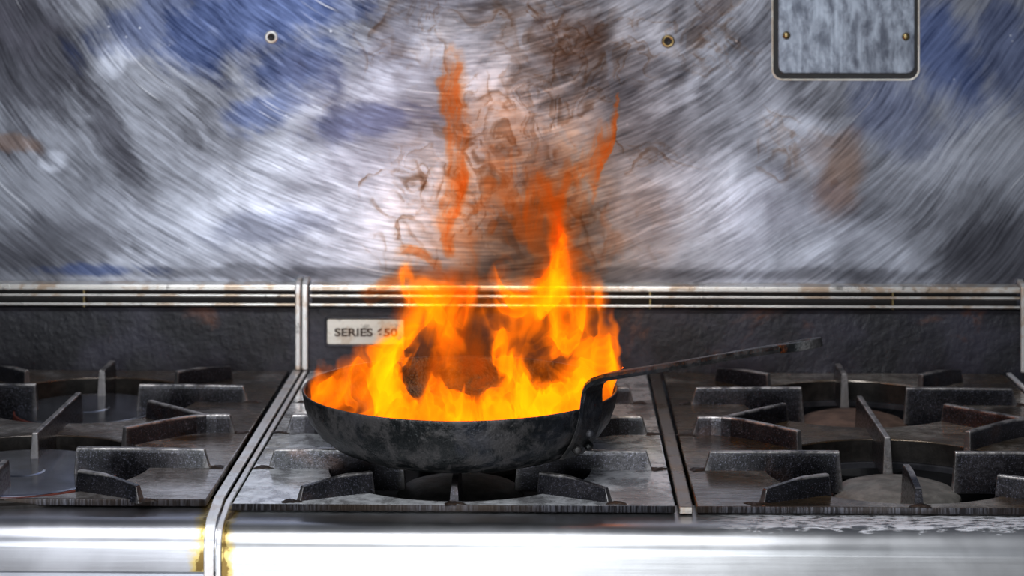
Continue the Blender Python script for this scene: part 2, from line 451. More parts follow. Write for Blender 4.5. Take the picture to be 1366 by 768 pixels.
def add_bar(bm, pts):
    """pts: stations (x, y, ztop, zbot, shift_top) ; cross-section narrow at top"""
    n = len(pts)
    P2 = [Vector((p[0], p[1])) for p in pts]
    secs = []
    for i, p in enumerate(pts):
        a = P2[max(i - 1, 0)]; b = P2[min(i + 1, n - 1)]
        d = (b - a).normalized(); nr = Vector((-d.y, d.x))
        zt, zb, sh = p[2], p[3], p[4]
        ht, hb = .0027, .0042
        if zb < -.01: hb = .0048
        ring = []
        for s_, z_, w_ in ((-1, zb, hb), (-1, zt - .004, ht + .0005), (-1, zt, ht), (1, zt, ht), (1, zt - .004, ht + .0005), (1, zb, hb)):
            k = (z_ - zb) / max(zt - zb, 1e-6)
            c = P2[i] + d * (sh * k) + nr * (s_ * w_)
            ring.append(bm.verts.new((c.x, c.y, z_)))
        secs.append(ring)
    for a, b in zip(secs[:-1], secs[1:]):
        for k in range(6):
            bm.faces.new((a[k], a[(k + 1) % 6], b[(k + 1) % 6], b[k]))
    bm.faces.new(secs[0][::-1]); bm.faces.new(secs[-1])

def line_bar(bm, a, b, za, zb_, hole, out_slant=.006, in_slant=-.003, n=16, depth=-.020, double=None):
    """bar from a (outer, on the plate) to b (tip over the hole)"""
    st = []
    for i in range(n + 1):
        t = i / n
        x = a[0] + (b[0] - a[0]) * t; y = a[1] + (b[1] - a[1]) * t
        dd = min([math.hypot(x - h[0], y - h[1]) - h[2] for h in hole])
        k = min(1, max(0, (.006 - dd) / .022)); k = k * k * (3 - 2 * k)
        zt = za + (zb_ - za) * min(1, t / .6)
        sh = out_slant if i == 0 else (in_slant if i == n else 0)
        if double and i == 0: sh = -in_slant
        st.append((x, y, zt, -.003 + k * depth * .85, sh))
    add_bar(bm, st)

FC, BC = .150, .436
RF, RB = .121, .115
def cooktop(name, cx, x0, x1, y0, mat, label, burners):
    root = empty(name, (cx, (y0 + YB) / 2, 0))
    off = (-cx, -(y0 + YB) / 2, 0)
    def P(o): o.location = off; return o
    holes = [(cx, FC, RF), (cx, BC, RB)]
    bm = plate_curve(x0, x1, y0, YB - .002, holes, -.0062, 0)
    for f_ in bm.faces:
        c_ = f_.calc_center_median()
        if c_.y < y0 + .0004 and abs(f_.normal.y) > .6: f_.material_index = 1
    pl_ = P(bm_obj('plate', bm, mat, root)); pl_.data.materials.append(M['edge'])
    for hx, hy, hr in holes:
        bm = bmesh.new(); add_lathe(bm, [(hr - .0004, -.0012), (hr - .0004, -.022), (hr + .006, -.022), (hr + .007, -.0050), (hr + .002, -.0035)], 96, hx, hy, closed=True)
        P(bm_obj('hole_skirt', bm, M['skirt'], root, smooth=False))
    bm = bmesh.new()
    for hx, hy, hr in holes:
        add_lathe(bm, [(hr - .006, -.0225), (hr - .005, -.0275), (hr + .012, -.0275), (hr + .012, -.0225)], 96, hx, hy, closed=True)
    P(bm_obj('flange', bm, M['flange'], root, smooth=False))
    def F_(fn):
        bm = bmesh.new(); fn(bm); o = bm_obj('finger', bm, M['finger'], root, bevel=.0008, seg=2); P(o); return o
    T = .018
    for s in (-1, 1):
        F_(lambda bm: line_bar(bm, (cx + s * .178, FC - .005), (cx + s * .050, FC - .005), T - .001, T, holes))
        F_(lambda bm: line_bar(bm, (cx + s * .1365, FC - .121), (cx + s * .072, FC - .088), .011, T, holes, .004))
        F_(lambda bm: line_bar(bm, (cx + s * .172, BC - .008), (cx + s * .052, BC - .008), T - .001, T, holes))
        F_(lambda bm: line_bar(bm, (cx + s * .136, BC + .112), (cx + s * .080, BC + .060), .014, T, holes, .004))
        def fork(bm):
            # trunk bends into the forward arm; the rear arm springs from the bend
            pr = [(.180, .286), (.172, .2865), (.160, .2865), (.150, .2855), (.140, .282), (.128, .274), (.115, .262), (.102, .2495), (.090, .237), (.079, .2255)]
            st = []
            for i, (u, y) in enumerate(pr):
                x = cx + s * u
                dd = min(math.hypot(x - h[0], y - h[1]) - h[2] for h in holes)
                k = min(1, max(0, (.006 - dd) / .022)); k = k * k * (3 - 2 * k)
                st.append((x, y, T - (.001 if i == 0 else 0), -.003 - .017 * k, .006 if i == 0 else (-.002 if i == len(pr) - 1 else 0)))
            add_bar(bm, st)
            line_bar(bm, (cx + s * .147, .287), (cx + s * .079, .352), T, T, holes, 0)
        F_(fork)
    F_(lambda bm: line_bar(bm, (cx, FC - .124), (cx, FC - .052), .012, T, holes, .006))
    F_(lambda bm: line_bar(bm, (cx, BC - .047), (cx, FC + .048), T, T, holes, double=True))
    F_(lambda bm: line_bar(bm, (cx, BC + .122), (cx, BC + .060), T, T, holes, .004))
    tag(root, label, 'cooktop plate')
    # burnt grease lumps welded round the finger feet
    bm = bmesh.new(); rnd = random.Random(int(cx * 1000) + 7)
    feet = [(s * .182, FC - .005) for s in (-1, 1)] + [(s * .141, FC - .124) for s in (-1, 1)] + [(0, FC - .128)] + [(s * .184, .286) for s in (-1, 1)] + [(s * .176, BC - .008) for s in (-1, 1)]
    bm.free()
    for fx, fy in feet:
        bm = bmesh.new()
        n_ = 26; ring = []
        c0 = bm.verts.new((cx + fx, fy - .001, .0012))
        ph = rnd.uniform(0, 6)
        for k in range(n_):
            a_ = 2 * PI * k / n_
            r = .0062 * (1 + .30 * math.sin(3 * a_ + ph) + .22 * math.sin(7 * a_ + 2 * ph) + rnd.uniform(-.15, .15))
            ring.append((c0.co.x + r * 1.35 * math.cos(a_), c0.co.y + r * .85 * math.sin(a_)))
        mid_ = [bm.verts.new((c0.co.x + (x - c0.co.x) * .6, c0.co.y + (y - c0.co.y) * .6, .0011 + rnd.uniform(0, .0006))) for x, y in ring]
        out_ = [bm.verts.new((x, y, .0002)) for x, y in ring]
        for k in range(n_):
            k2 = (k + 1) % n_
            bm.faces.new((c0, mid_[k], mid_[k2])); bm.faces.new((mid_[k], out_[k], out_[k2], mid_[k2]))
        P(bm_obj('grease_crust', bm, M['grease'], root, smooth=True))
    for (kind, which, lab) in burners:
        hy = FC if which == 'front' else BC
        if kind == 'cap':
            e = empty('gas_burner', (cx, hy, -.067))
            bm = bmesh.new(); add_lathe(bm, [(0, .0560), (.02, .0553), (.04, .0526), (.052, .0488), (.0575, .0450), (.0590, .0420), (.057, .0395), (.045, .038), (0, .038)], 64)
            bm_obj('burner_cap', bm, M['cap'] if which == 'front' else M['cap_r'], e, smooth=True)
            bm = bmesh.new(); add_lathe(bm, [(.046, .0385), (.050, .030), (.052, .012), (.060, .004), (.060, 0), (0, 0)], 48)
            for k in range(24):
                a = 2 * PI * k / 24
                add_box(bm, -.0012 + .0505 * math.cos(a), .0012 + .0505 * math.cos(a), -.0012 + .0505 * math.sin(a), .0012 + .0505 * math.sin(a), .02, .036)
            bm_obj('burner_head', bm, M['black'], e, smooth=False)
            tag(e, lab, 'burner')
        else:
            r = .090 if which == 'front' else .078
            e = empty('burner_disc', (cx, hy, -.072 if which == 'front' else -.0755))
            bm = bmesh.new(); add_lathe(bm, [(0, .0670), (.02, .0668), (.022, .0660), (r - .004, .0660), (r - .0006, .0654), (r - .0006, .060), (0, .060)], 80)
            bm_obj('disc', bm, M['disc'], e)
            bm = bmesh.new(); add_lathe(bm, [(r - .001, .0650), (r + .001, .0645), (r + .0015, .0575), (r - .002, .0565), (r - .002, .060)], 80, closed=True)
            o = bm_obj('oxide_rim', bm, M['red'], e); o['label'] = 'dull red rim'
            bm = bmesh.new(); add_lathe(bm, [(.060, .060), (.056, .02), (.062, 0), (0, 0)], 48)
            bm_obj('burner_head', bm, M['black'], e)
            tag(e, lab, 'burner')
    return root

XL0, XL1 = -.689, -.304
XC0, XC1 = -.2795, .1032
XR0, XR1 = .1216, .506
cooktop('cooktop_plate', -.4965, XL0, XL1, Y0L, M['iron_l'], 'cast-iron burner plate of the left range with red-rimmed discs under its fingers',
        [('disc', 'front', 'blue-grey disc with red rim nearest the front left corner'), ('disc', 'rear', 'dark red-rimmed disc at the back of the left plate')])
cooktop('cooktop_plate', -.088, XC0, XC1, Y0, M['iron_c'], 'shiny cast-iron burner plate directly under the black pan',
        [('cap', 'front', 'scorched round burner head right beneath the pan'), ('cap', 'rear', 'burner head hidden behind the pan on the middle plate')])
cooktop('cooktop_plate', .314, XR0, XR1, Y0, M['iron_r'], 'brown greasy cast-iron burner plate right of the pan under the handle side',
        [('cap', 'front', 'pale grey domed burner cap at the front of the right plate'), ('cap', 'rear', 'rusty brown burner cap at the back of the right plate')])

def arc(cy, cz, r, a0, a1, n=12):
    return [(cy + r * math.cos(math.radians(a0 + (a1 - a0) * k / n)), cz + r * math.sin(math.radians(a0 + (a1 - a0) * k / n))) for k in range(n + 1)]
def nose_path(dy, zbot, lift=0, start=.05):
    """top flat -> roll -> vertical face; lift raises it along the normal"""
    r = .0218 + lift
    yc = -.0085 + dy; zc = -.008 - .0218
    return [(start + dy, -.008 + lift)] + arc(yc, zc, r, 90, 180, 16) + [(yc - r, zbot)]

def cooking_range(cx, x0, x1, dy, zbot, parts, label, nose, posts):
    root = empty('cooking_range', (cx, .3, -.9))
    def P(o): o.location = (-cx, -.3, .9); return o
    # body box under the plates, with burner wells
    bm = bmesh.new()
    add_box(bm, x0 + .002, x1 - .002, .03 + dy, YB, -.86, -.085)
    for lx in (x0 + .05, x1 - .05):
        for ly in (.09, .53): add_box(bm, lx - .02, lx + .02, ly - .02, ly + .02, -.9, -.86)
    P(bm_obj('body', bm, M['black'], root))
    bm = bmesh.new()
    add_box(bm, x0 + .002, x1 - .002, .03 + dy, YB, -.085, -.080)
    add_box(bm, x0 + .002, x0 + .006, .03 + dy, YB, -.080, -.012)
    add_box(bm, x1 - .006, x1 - .002, .03 + dy, YB, -.080, -.012)
    P(bm_obj('burner_well', bm, M['black'], root))
    bm = bmesh.new(); add_profile_x(bm, offset_path(nose_path(dy, zbot), .0015), x0 + .0005, x1 - .0005, 1)
    o = P(bm_obj('front_rail', bm, nose, root, smooth=False))
    m = o.modifiers.new('ws', 'WEIGHTED_NORMAL'); o.data.polygons.foreach_set('use_smooth', [True] * len(o.data.polygons))
    bm = bmesh.new(); add_box(bm, x0 + .002, x1 - .002, -.019 + dy, .03 + dy, -.26, zbot - .003)
    P(bm_obj('control_panel', bm, M['panel'], root, bevel=.002))
    # strips along the sides running back to front and over the roll
    for (a, b) in parts:
        pth = [(YB - .004, .0015), (.05 + dy, .0015)] + [(max(y, -.2), z) for y, z in nose_path(dy, zbot - .004, .0035)][1:]
        pth[1] = (.02 + dy, .0012)
        bm = bmesh.new(); add_profile_x(bm, offset_path(pth, .003), a, b, 1)
        P(bm_obj('side_trim', bm, M['trim'], root, bevel=.0008))
    # guard, vents, posts
    bm = bmesh.new()
    nx, nz = 60, 10
    pts = [(YB, -.01), (YB, .066), (YB - .001, .0705), (YB - .004, .0725), (YB + .010, .0725), (YB + .010, -.01)]
    add_profile_x(bm, pts, x0 + .001, x1 - .001, 1)
    P(bm_obj('back_guard', bm, M['guard'], root))
    va, vb = posts[0], posts[1]
    bm = bmesh.new(); add_box(bm, va, vb, YB + .007, YB + .010, .0725, .096)
    P(bm_obj('vent_recess', bm, M['black'], root))
    for zt, hh in ((.0985, .0062), (.0875, .0026), (.0773, .0026)):
        yf = YB - .009
        bm = bmesh.new()
        if hh > .005:
            pr = [(yf, zt - hh), (yf - .0006, zt - hh + .001), (yf - .0006, zt - .0038), (yf + .001, zt - .0034), (yf + .001, zt - .0026), (yf - .0002, zt - .0020), (yf + .0004, zt - .0006), (yf + .002, zt), (YB + .0105, zt + .0006), (YB + .0105, zt - .002), (yf + .004, zt - hh)]
        else:
            pr = [(yf, zt - hh), (yf - .0008, zt - hh / 2), (yf, zt), (yf + .015, zt - .004), (yf + .015, zt - .004 - .0012), (yf + .002, zt - hh)]
        add_profile_x(bm, pr, va, vb, 1)
        P(bm_obj('vent_bar', bm, M['vent'], root))
    for tx in np.arange(x0 + .12, x1 - .05, .2733):
        bm = bmesh.new(); add_box(bm, tx, tx + .0014, YB - .006, YB + .008, .0725, .095)
        P(bm_obj('vent_divider', bm, M['brass'], root))
    for (a, b) in posts[2]:
        yf = YB - .012
        pth = [(YB + .0105, .1050), (YB + .004, .1045)] + [(yf + .006, .1025), (yf + .001, .099), (yf, .093), (yf, .003)]
        bm = bmesh.new(); add_profile_x(bm, offset_path(pth, .006), a, b, 1)
        P(bm_obj('corner_post', bm, M['post'], root, bevel=.0012))
    tag(root, label, 'range')
    return root, P

rl, PL = cooking_range(-.6, -.93, -.2875, .013, -.049, [(-.298, -.2890)], 'steel cooking range on the left of the double trim line', M['nose_l'],
              (-.93, -.2955, [(-.2948, -.2888)]))
rr, PR = cooking_range(.12, -.2868, .531, 0, -.075, [(-.2858, -.2812), (.5085, .514)], 'wide steel cooking range carrying the burning pan', M['nose_r'],
              (-.2782, .5225, [(-.2873, -.2806), (.5235, .5300)]))
# divider bar between the two plates of the wide range
bm = bmesh.new(); add_box(bm, .1062, .1186, Y0 - .001, YB - .004, -.0065, -.0005)
PR(bm_obj('divider_bar', bm, M['trim'], rr, bevel=.0012)).data.materials[0] = M['divider']
bm = bmesh.new(); add_box(bm, XC0 - .001, XR1, Y0 + .0005, YB - .004, -.0100, -.0078)
bm.free()
# name plate
db = YB + 1.8
bx0, bx1, bz0, bz1 = WX(436, db), WX(538.5, db), WZ(459.5, db), WZ(426, db)
bm = bmesh.new(); add_frame_y(bm, rrect(bx0 - .003, bx1 + .003, bz0 - .003, bz1 + .003, .0045), rrect(bx0 - .0002, bx1 + .0002, bz0 - .0002, bz1 + .0002, .002), YB - .0035, YB + .001)
PR(bm_obj('badge_surround', bm, M['guard'], rr, bevel=.001))
bm = bmesh.new(); add_slab_y(bm, rrect(bx0, bx1, bz0, bz1, .0022), YB - .0016, YB + .001)
bd = PR(bm_obj('name_badge', bm, M['badge'], rr, bevel=.0004)); bd['label'] = 'cream metal badge reading SERIES 650'
def text_mesh(s, size, x, y, z, mat, name, parent, w=None):
    cu = bpy.data.curves.new('t', 'FONT'); cu.body = s; cu.size = size; cu.extrude = .00025; cu.offset = .00035
    o = bpy.data.objects.new('t', cu); C.objects.link(o); dg = bpy.context.evaluated_depsgraph_get()
    me = bpy.data.meshes.new_from_object(o.evaluated_get(dg)); bpy.data.objects.remove(o); bpy.data.curves.remove(cu)
    xs = [v.co.x for v in me.vertices]; k = (w / (max(xs) - min(xs))) if w else 1; mx = min(xs)
    for v in me.vertices: v.co = ((v.co.x - mx) * k + x, y - v.co.z, v.co.y + z)
    return link(name, me, mat, parent)
text_mesh('SERIES 650', .0125, WX(446, db), YB - .0019, WZ(448.5, db), M['ink'], 'lettering', bd, WX(530, db) - WX(446, db))

# ------------------------------------------------------------ frying pan
PX, PY = WX(614, 1.945), .145
pan = empty('frying_pan', (PX, PY, .0182))
prof_o = [(0, 0), (.060, 0), (.092, .0006), (.104, .0032), (.118, .0092), (.130, .0185), (.1385, .030), (.1430, .042), (.1452, .054), (.1458, .0565)]
prof_i = [(.1450, .0580), (.1436, .0575), (.1425, .054), (.1403, .042), (.1358, .030), (.1272, .0195), (.1155, .0112), (.102, .0055), (.090, .003), (0, .0026)]
def dense(pr, k=4):
    out = []
    for (a, b) in zip(pr[:-1], pr[1:]):
        for i in range(k): out.append((a[0] + (b[0] - a[0]) * i / k, a[1] + (b[1] - a[1]) * i / k))
    out.append(pr[-1]); return out
bm = bmesh.new(); add_lathe(bm, prof_o + prof_i, 160)
bowl = bm_obj('bowl', bm, M['pan'], pan, smooth=True)
tx = bpy.data.textures.new('hammer', 'CLOUDS'); tx.noise_scale = .05
m = bowl.modifiers.new('ham', 'DISPLACE'); m.texture = tx; m.strength = .0010; m.mid_level = .5; m.texture_coords = 'LOCAL'

# handle: strap up the side, bend, long flat bar with an eye at its end
phi = math.radians(-36)
rad = Vector((math.cos(phi), math.sin(phi), 0)); tan = Vector((-rad.y, rad.x, 0))
def R3(r, z): return rad * r + Vector((0, 0, z))
path = [(.1265, .012, .019), (.1335, .0195, .0205), (.1400, .029, .0205), (.1445, .040, .020), (.1470, .050, .0190), (.1474, .058, .0180), (.1478, .066, .0170), (.1486, .073, .0160),
        (.1512, .0792, .0150), (.1565, .0835, .0142), (.1660, .0873, .0134), (.1800, .0908, .0127), (.21, .0984, .0118), (.25, .1088, .0112), (.29, .1194, .0110), (.320, .1272, .0112), (.334, .1306, .0125), (.345, .1332, .0140)]
bm = bmesh.new(); rings = []
TH = .0030
for i, (r, z, w) in enumerate(path):
    a = path[max(i - 1, 0)]; b = path[min(i + 1, len(path) - 1)]
    t = Vector((b[0] - a[0], b[1] - a[1])).normalized(); nn = Vector((t.y, -t.x))   # outward / underside
    th = .0056 if i > 9 else TH + (.0026 * max(0, i - 5) / 4)
    ring = []
    for u, h in ((-1, 0), (-.8, 1), (.8, 1), (1, 0), (.8, -1), (-.8, -1)):
        q_ = R3(r + nn.x * h * th * .55, z + nn.y * h * th * .55) + tan * (u * w)
        ring.append(bm.verts.new(q_))
    rings.append(ring)
for a, b in zip(rings[:-1], rings[1:]):
    for k in range(6): bm.faces.new((a[k], a[(k + 1) % 6], b[(k + 1) % 6], b[k]))
bm.faces.new(rings[0][::-1]); bm.faces.new(rings[-1])
# eye ring at the end, lying in the bar's own plane
t2 = Vector((path[-1][0] - path[-3][0], path[-1][1] - path[-3][1])).normalized()
tv = rad * t2.x + Vector((0, 0, t2.y)); nv = tv.cross(tan).normalized()
cen = R3(path[-1][0], path[-1][1]) + tv * .012
N = 36
R_ = [[], [], [], []]
for k in range(N):
    a = 2 * PI * k / N
    for j, (rr_, hh) in enumerate(((.0155, .0036), (.0155, -.0036), (.0075, -.0036), (.0075, .0036))):
        R_[j].append(bm.verts.new(cen + tv * (rr_ * 1.25 * math.cos(a)) + tan * (rr_ * math.sin(a)) + nv * hh))
for j in range(4):
    A, B = R_[j], R_[(j + 1) % 4]
    for k in range(N): bm.faces.new((A[k], A[(k + 1) % N], B[(k + 1) % N], B[k]))
hd = bm_obj('handle', bm, M['handle'], pan, smooth=False, bevel=.0006)
for (rr0, zz, u) in ((.1352, .0205, -.009), (.1352, .0205, .009), (.1425, .034, 0)):
    bm = bmesh.new(); bmesh.ops.create_uvsphere(bm, u_segments=16, v_segments=10, radius=.0042)
    c = R3(rr0 + .0035, zz) + tan * u
    for v in bm.verts: v.co = c + v.co
    bm_obj('rivet', bm, M['handle'], pan, smooth=True)
tag(pan, 'black round-sided frying pan full of flames on the middle front burner', 'frying pan')
# ------------------------------------------------------------ fire and smoke, as bodies of burning gas whose thickness is computed
import numpy as np
def _hash(ix, iy, seed):
    h = (ix.astype(np.int64) * 374761393 + iy.astype(np.int64) * 668265263 + seed * 1442695041) & 0xffffffff
    h = ((h ^ (h >> 13)) * 1274126177) & 0xffffffff
    h = h ^ (h >> 16)
    return (h & 0xffff) / 65535.0
def vnoise(x, y, seed):
    ix = np.floor(x); iy = np.floor(y); fx = x - ix; fy = y - iy
    ux = fx * fx * fx * (fx * (fx * 6 - 15) + 10); uy = fy * fy * fy * (fy * (fy * 6 - 15) + 10)
    a = _hash(ix, iy, seed); b = _hash(ix + 1, iy, seed); c = _hash(ix, iy + 1, seed); d = _hash(ix + 1, iy + 1, seed)
    return (a * (1 - ux) + b * ux) * (1 - uy) + (c * (1 - ux) + d * ux) * uy
def fbm(x, y, seed, oct=4, g=.5):
    s = 0; a = 1; t = 0
    for o in range(oct):
        s = s + a * vnoise(x * 2 ** o + 17.3 * o, y * 2 ** o - 9.1 * o, seed + o * 31); t += a; a *= g
    return s / t
def smooth(x, a, b):
    t = np.clip((x - a) / (b - a), 0, 1); return t * t * (3 - 2 * t)
def catmull(pts, k=7):
    P = np.array(pts, float); n = len(P)
    if n == 2: return np.array([P[0] + (P[1] - P[0]) * t for t in np.linspace(0, 1, k + 1)])
    out = []
    for i in range(n - 1):
        p0 = P[max(i - 1, 0)]; p1 = P[i]; p2 = P[i + 1]; p3 = P[min(i + 2, n - 1)]
        for j in range(k):
            t = j / k
            out.append(.5 * ((2 * p1) + (-p0 + p2) * t + (2 * p0 - 5 * p1 + 4 * p2 - p3) * t * t + (-p0 + 3 * p1 - 3 * p2 + p3) * t ** 3))
    out.append(P[-1]); return np.array(out)
def curve_sd(X, Y, pts):
    """pts rows: x, y, width, amp -> signed offset / width, width, amp, arc length along"""
    Q = catmull(pts)
    best = np.full(X.shape, 1e9); sd = np.zeros(X.shape); W = np.ones(X.shape); A = np.zeros(X.shape); L = np.zeros(X.shape)
    acc = 0; m = 3.2 * Q[:, 2].max() + 6
    sel = (X > Q[:, 0].min() - m) & (X < Q[:, 0].max() + m) & (Y > Q[:, 1].min() - m) & (Y < Q[:, 1].max() + m)
    xs = X[sel]; ys = Y[sel]
    b = np.full(xs.shape, 1e9); s_ = np.zeros_like(xs); w_ = np.ones_like(xs); a_ = np.zeros_like(xs); l_ = np.zeros_like(xs)
    for p, q in zip(Q[:-1], Q[1:]):
        d = q[:2] - p[:2]; LL = d @ d
        if LL < 1e-9: continue
        l = LL ** .5
        t = np.clip(((xs - p[0]) * d[0] + (ys - p[1]) * d[1]) / LL, 0, 1)
        dx = xs - p[0] - t * d[0]; dy = ys - p[1] - t * d[1]
        w = p[2] + (q[2] - p[2]) * t
        dd = np.hypot(dx, dy) / np.maximum(w, .5)
        k = dd < b
        sg = np.sign(d[0] * dy - d[1] * dx)
        b = np.where(k, dd, b); s_ = np.where(k, dd * sg, s_); w_ = np.where(k, w, w_)
        a_ = np.where(k, p[3] + (q[3] - p[3]) * t, a_); l_ = np.where(k, acc + t * l, l_)
        acc += l
    best[sel] = b; sd[sel] = s_; W[sel] = w_; A[sel] = a_; L[sel] = l_
    return best, sd, W, A, L
def tongue(X, Y, pts, edge=.75, ridge=.6, seed=1, streak=.62, soft=1.0):
    """a sheet of flame following pts; 'edge' is where its bright fold lies (-1..1)"""
    b, s, W, A, L = curve_sd(X, Y, pts)
    body = np.clip(1 - (b / soft), 0, 1); body = body
    body = np.where(b < 9, np.exp(-(b * 1.25) ** 2.6), 0)
    r = np.exp(-((s - edge) / .22) ** 2)
    st = fbm(s * 2.3 + seed * 3.7, L / 85. + seed, seed, 3)
    st2 = fbm(s * 6 + seed, L / 60. - seed, seed + 5, 2)
    st3 = fbm(s * 3.1 - seed * 1.3, L / 110. + seed * 2.1, seed + 9, 2)
    fold = np.exp(-((st3 - .5) / .045) ** 2) + .7 * np.exp(-((st2 - .45) / .05) ** 2)
    tex = 1 - streak + streak * 2 * smooth(st * .65 + st2 * .35, .22, .78) + .38 * fold * streak * 2
    return A * (body * (1 - ridge * .45) * tex + r * ridge * (.55 + .9 * st) * np.exp(-(b * .9) ** 4))
def wisp(X, Y, pts):
    b, s, W, A, L = curve_sd(X, Y, pts)
    v = np.where(s > 0, np.exp(-s * 1.0), np.exp(s * 4.0)) * np.exp(-np.maximum(b - np.abs(s), 0) * 2)
    return np.where(b < 9, A * .85 * v * (.5 + .8 * smooth(fbm(L / 30., s * .7, 5 + int(pts[0][0]), 2), .25, .75)), 0)
def ell(X, Y, cx, cy, rx, ry, rot=0):
    a = np.radians(rot); u = (X - cx) * np.cos(a) + (Y - cy) * np.sin(a); v = -(X - cx) * np.sin(a) + (Y - cy) * np.cos(a)
    return np.exp(-((u / rx) ** 2 + (v / ry) ** 2) ** 1.3)
def warp(X, Y, amp, sc, seed):
    return (X + amp * 2 * (fbm(X / sc, Y / sc, seed, 3) - .5) * 2, Y + amp * 2 * (fbm(X / sc + 40, Y / sc + 11, seed + 77, 3) - .5) * 2)

HEAT = {
 325: '580:0 600:0 640:0 700:.03 722:.08 735:.34 748:.42 760:.15 785:0 810:0',
 345: '500:0 520:.02 537:.12 560:.02 600:.04 640:.02 655:.12 668:.06 690:.0 712:.06 726:.22 739:.62 751:.5 770:.22 790:.08 806:0 830:0',
 365: '480:0 500:0 520:0.05 538:0.5 550:0.16 590:0.28 615:0.14 640:0.02 658:0.24 672:0.18 690:0.05 710:0.14 725:0.6 738:0.9 752:0.5 775:0.35 790:0.15 806:0 830:0',
 385: '460:0 480:0.02 505:0.08 530:0.12 545:0.42 570:0.52 600:0.54 625:0.46 637:0.06 647:0.08 662:0.32 674:0.36 690:0.25 705:0.5 720:1 735:0.9 750:0.55 770:0.45 788:0.3 803:0.1 812:0 840:0',
 402: '460:0 500:0.06 525:0.14 545:0.36 575:0.62 605:0.6 628:0.26 638:0.05 650:0.22 665:0.45 680:0.6 700:0.65 715:1 728:0.7 745:0.6 765:0.5 785:0.35 800:0.1 812:0 840:0',
 420: '480:0 510:0.05 530:0.2 555:0.54 585:0.6 610:0.52 628:0.15 640:0.15 655:0.35 675:0.42 700:0.44 720:0.4 738:0.6 750:0.45 770:0.55 785:0.4 800:0.15 810:0.05 817:0.28 826:0 840:0',
 440: '480:0 495:0.02 510:0.15 530:0.34 548:0.45 560:0.22 590:0.44 610:0.36 624:0.04 640:0.04 652:0.32 670:0.5 690:0.4 715:0.35 745:0.62 768:0.6 785:0.4 800:0.2 808:0.32 818:0.4 828:0 845:0',
 460: '440:0 470:0.02 485:0.32 500:0.45 520:0.52 537:0.6 547:0.1 562:0.06 580:0.3 597:0.37 613:0.3 628:0.02 650:0.02 660:0.5 678:0.46 700:0.26 730:0.25 750:0.5 765:0.45 790:0.5 808:0.4 818:0.5 829:0 845:0',
 480: '420:0 440:0 455:0.04 468:0.36 490:0.5 515:0.58 527:0.6 535:0.06 550:0 566:0.1 600:0.3 620:0.06 640:0 656:0.08 668:0.5 682:0.55 692:0.42 712:0.15 740:0.2 765:0.32 785:0.65 805:0.6 820:0.55 831:0 845:0',
 500: '400:0 418:0 430:0.36 450:0.34 475:0.5 500:0.6 514:0.75 524:0.3 536:0 552:0.02 570:0.2 600:0.25 630:0.06 650:0.04 668:0.25 686:0.6 698:0.55 710:0.26 730:0.2 755:0.5 780:0.82 800:0.6 815:0.5 822:0.7 833:0 850:0',
 520: '400:0 410:0 424:.45 440:.55 465:.6 490:.65 510:.82 525:.95 538:.4 550:.03 560:.1 572:.48 585:.5 602:.22 630:.16 648:.3 670:.6 690:.78 710:.66 735:.72 760:.82 785:.72 805:.5 820:.7 832:0 850:0',
 538: '400:.2 418:.35 435:.6 455:.6 480:.52 505:.8 520:1 538:.95 552:.5 562:.6 575:.88 595:.8 612:.75 635:.55 660:.85 685:1 710:.9 740:.85 770:.6 800:.42 820:.4 845:.3',
 553: '400:.3 440:.55 470:.32 500:.5 530:.75 560:.9 590:1 620:.95 650:1 680:1.05 710:.95 740:.7 770:.42 800:.4 845:.3',
 572: '400:.2 450:.4 520:.6 600:1 700:1 780:.4 845:.3'}
def heat_field(X, Y):
    num = 0; den = 0
    ys = sorted(HEAT)
    rows = []
    for y in ys:
        xs = []; vs = []
        for it in HEAT[y].split():
            a, b = it.split(':'); xs.append(float(a)); vs.append(float(b))
        rows.append((np.array(xs), np.array(vs)))
    def row(i):
        xs, vs = rows[i]
        j = np.clip(np.searchsorted(xs, X) - 1, 0, len(xs) - 2)
        t = np.clip((X - xs[j]) / (xs[j + 1] - xs[j]), 0, 1); t = t * t * (3 - 2 * t)
        return vs[j] * (1 - t) + vs[j + 1] * t
    I = np.zeros_like(X)
    R = [row(i) for i in range(len(ys))]
    for i in range(len(ys) - 1):
        t = (Y - ys[i]) / (ys[i + 1] - ys[i])
        k = (t >= 0) & (t < 1); tt = t * t * (3 - 2 * t)
        I = np.where(k, R[i] * (1 - tt) + R[i + 1] * tt, I)
    I = np.where(Y < ys[0], R[0] * smooth(Y, 262, ys[0]) ** .7, I)
    I = np.where(Y >= ys[-1], R[-1], I)
    return I
def fold(X, Y, pts, side=1, amp=.3, w=9):
    """bright crease of a flame sheet: crisp on one side, fading on the other"""
    P = [(p[0], p[1], w, 1) for p in pts]
    b, s, W, A, L = curve_sd(X, Y, P)
    s = s * side; tot = L.max() + 1e-6
    env = smooth(L / tot, 0, .18) * smooth(1 - L / tot, 0, .25)
    v = np.where(s > 0, np.exp(-s * 1.1), np.exp(s * 4.5))
    return np.where(b < 9, amp * env * v * np.where(np.abs(b - np.abs(s)) < .4, 1, np.exp(-(b - np.abs(s)))), 0)
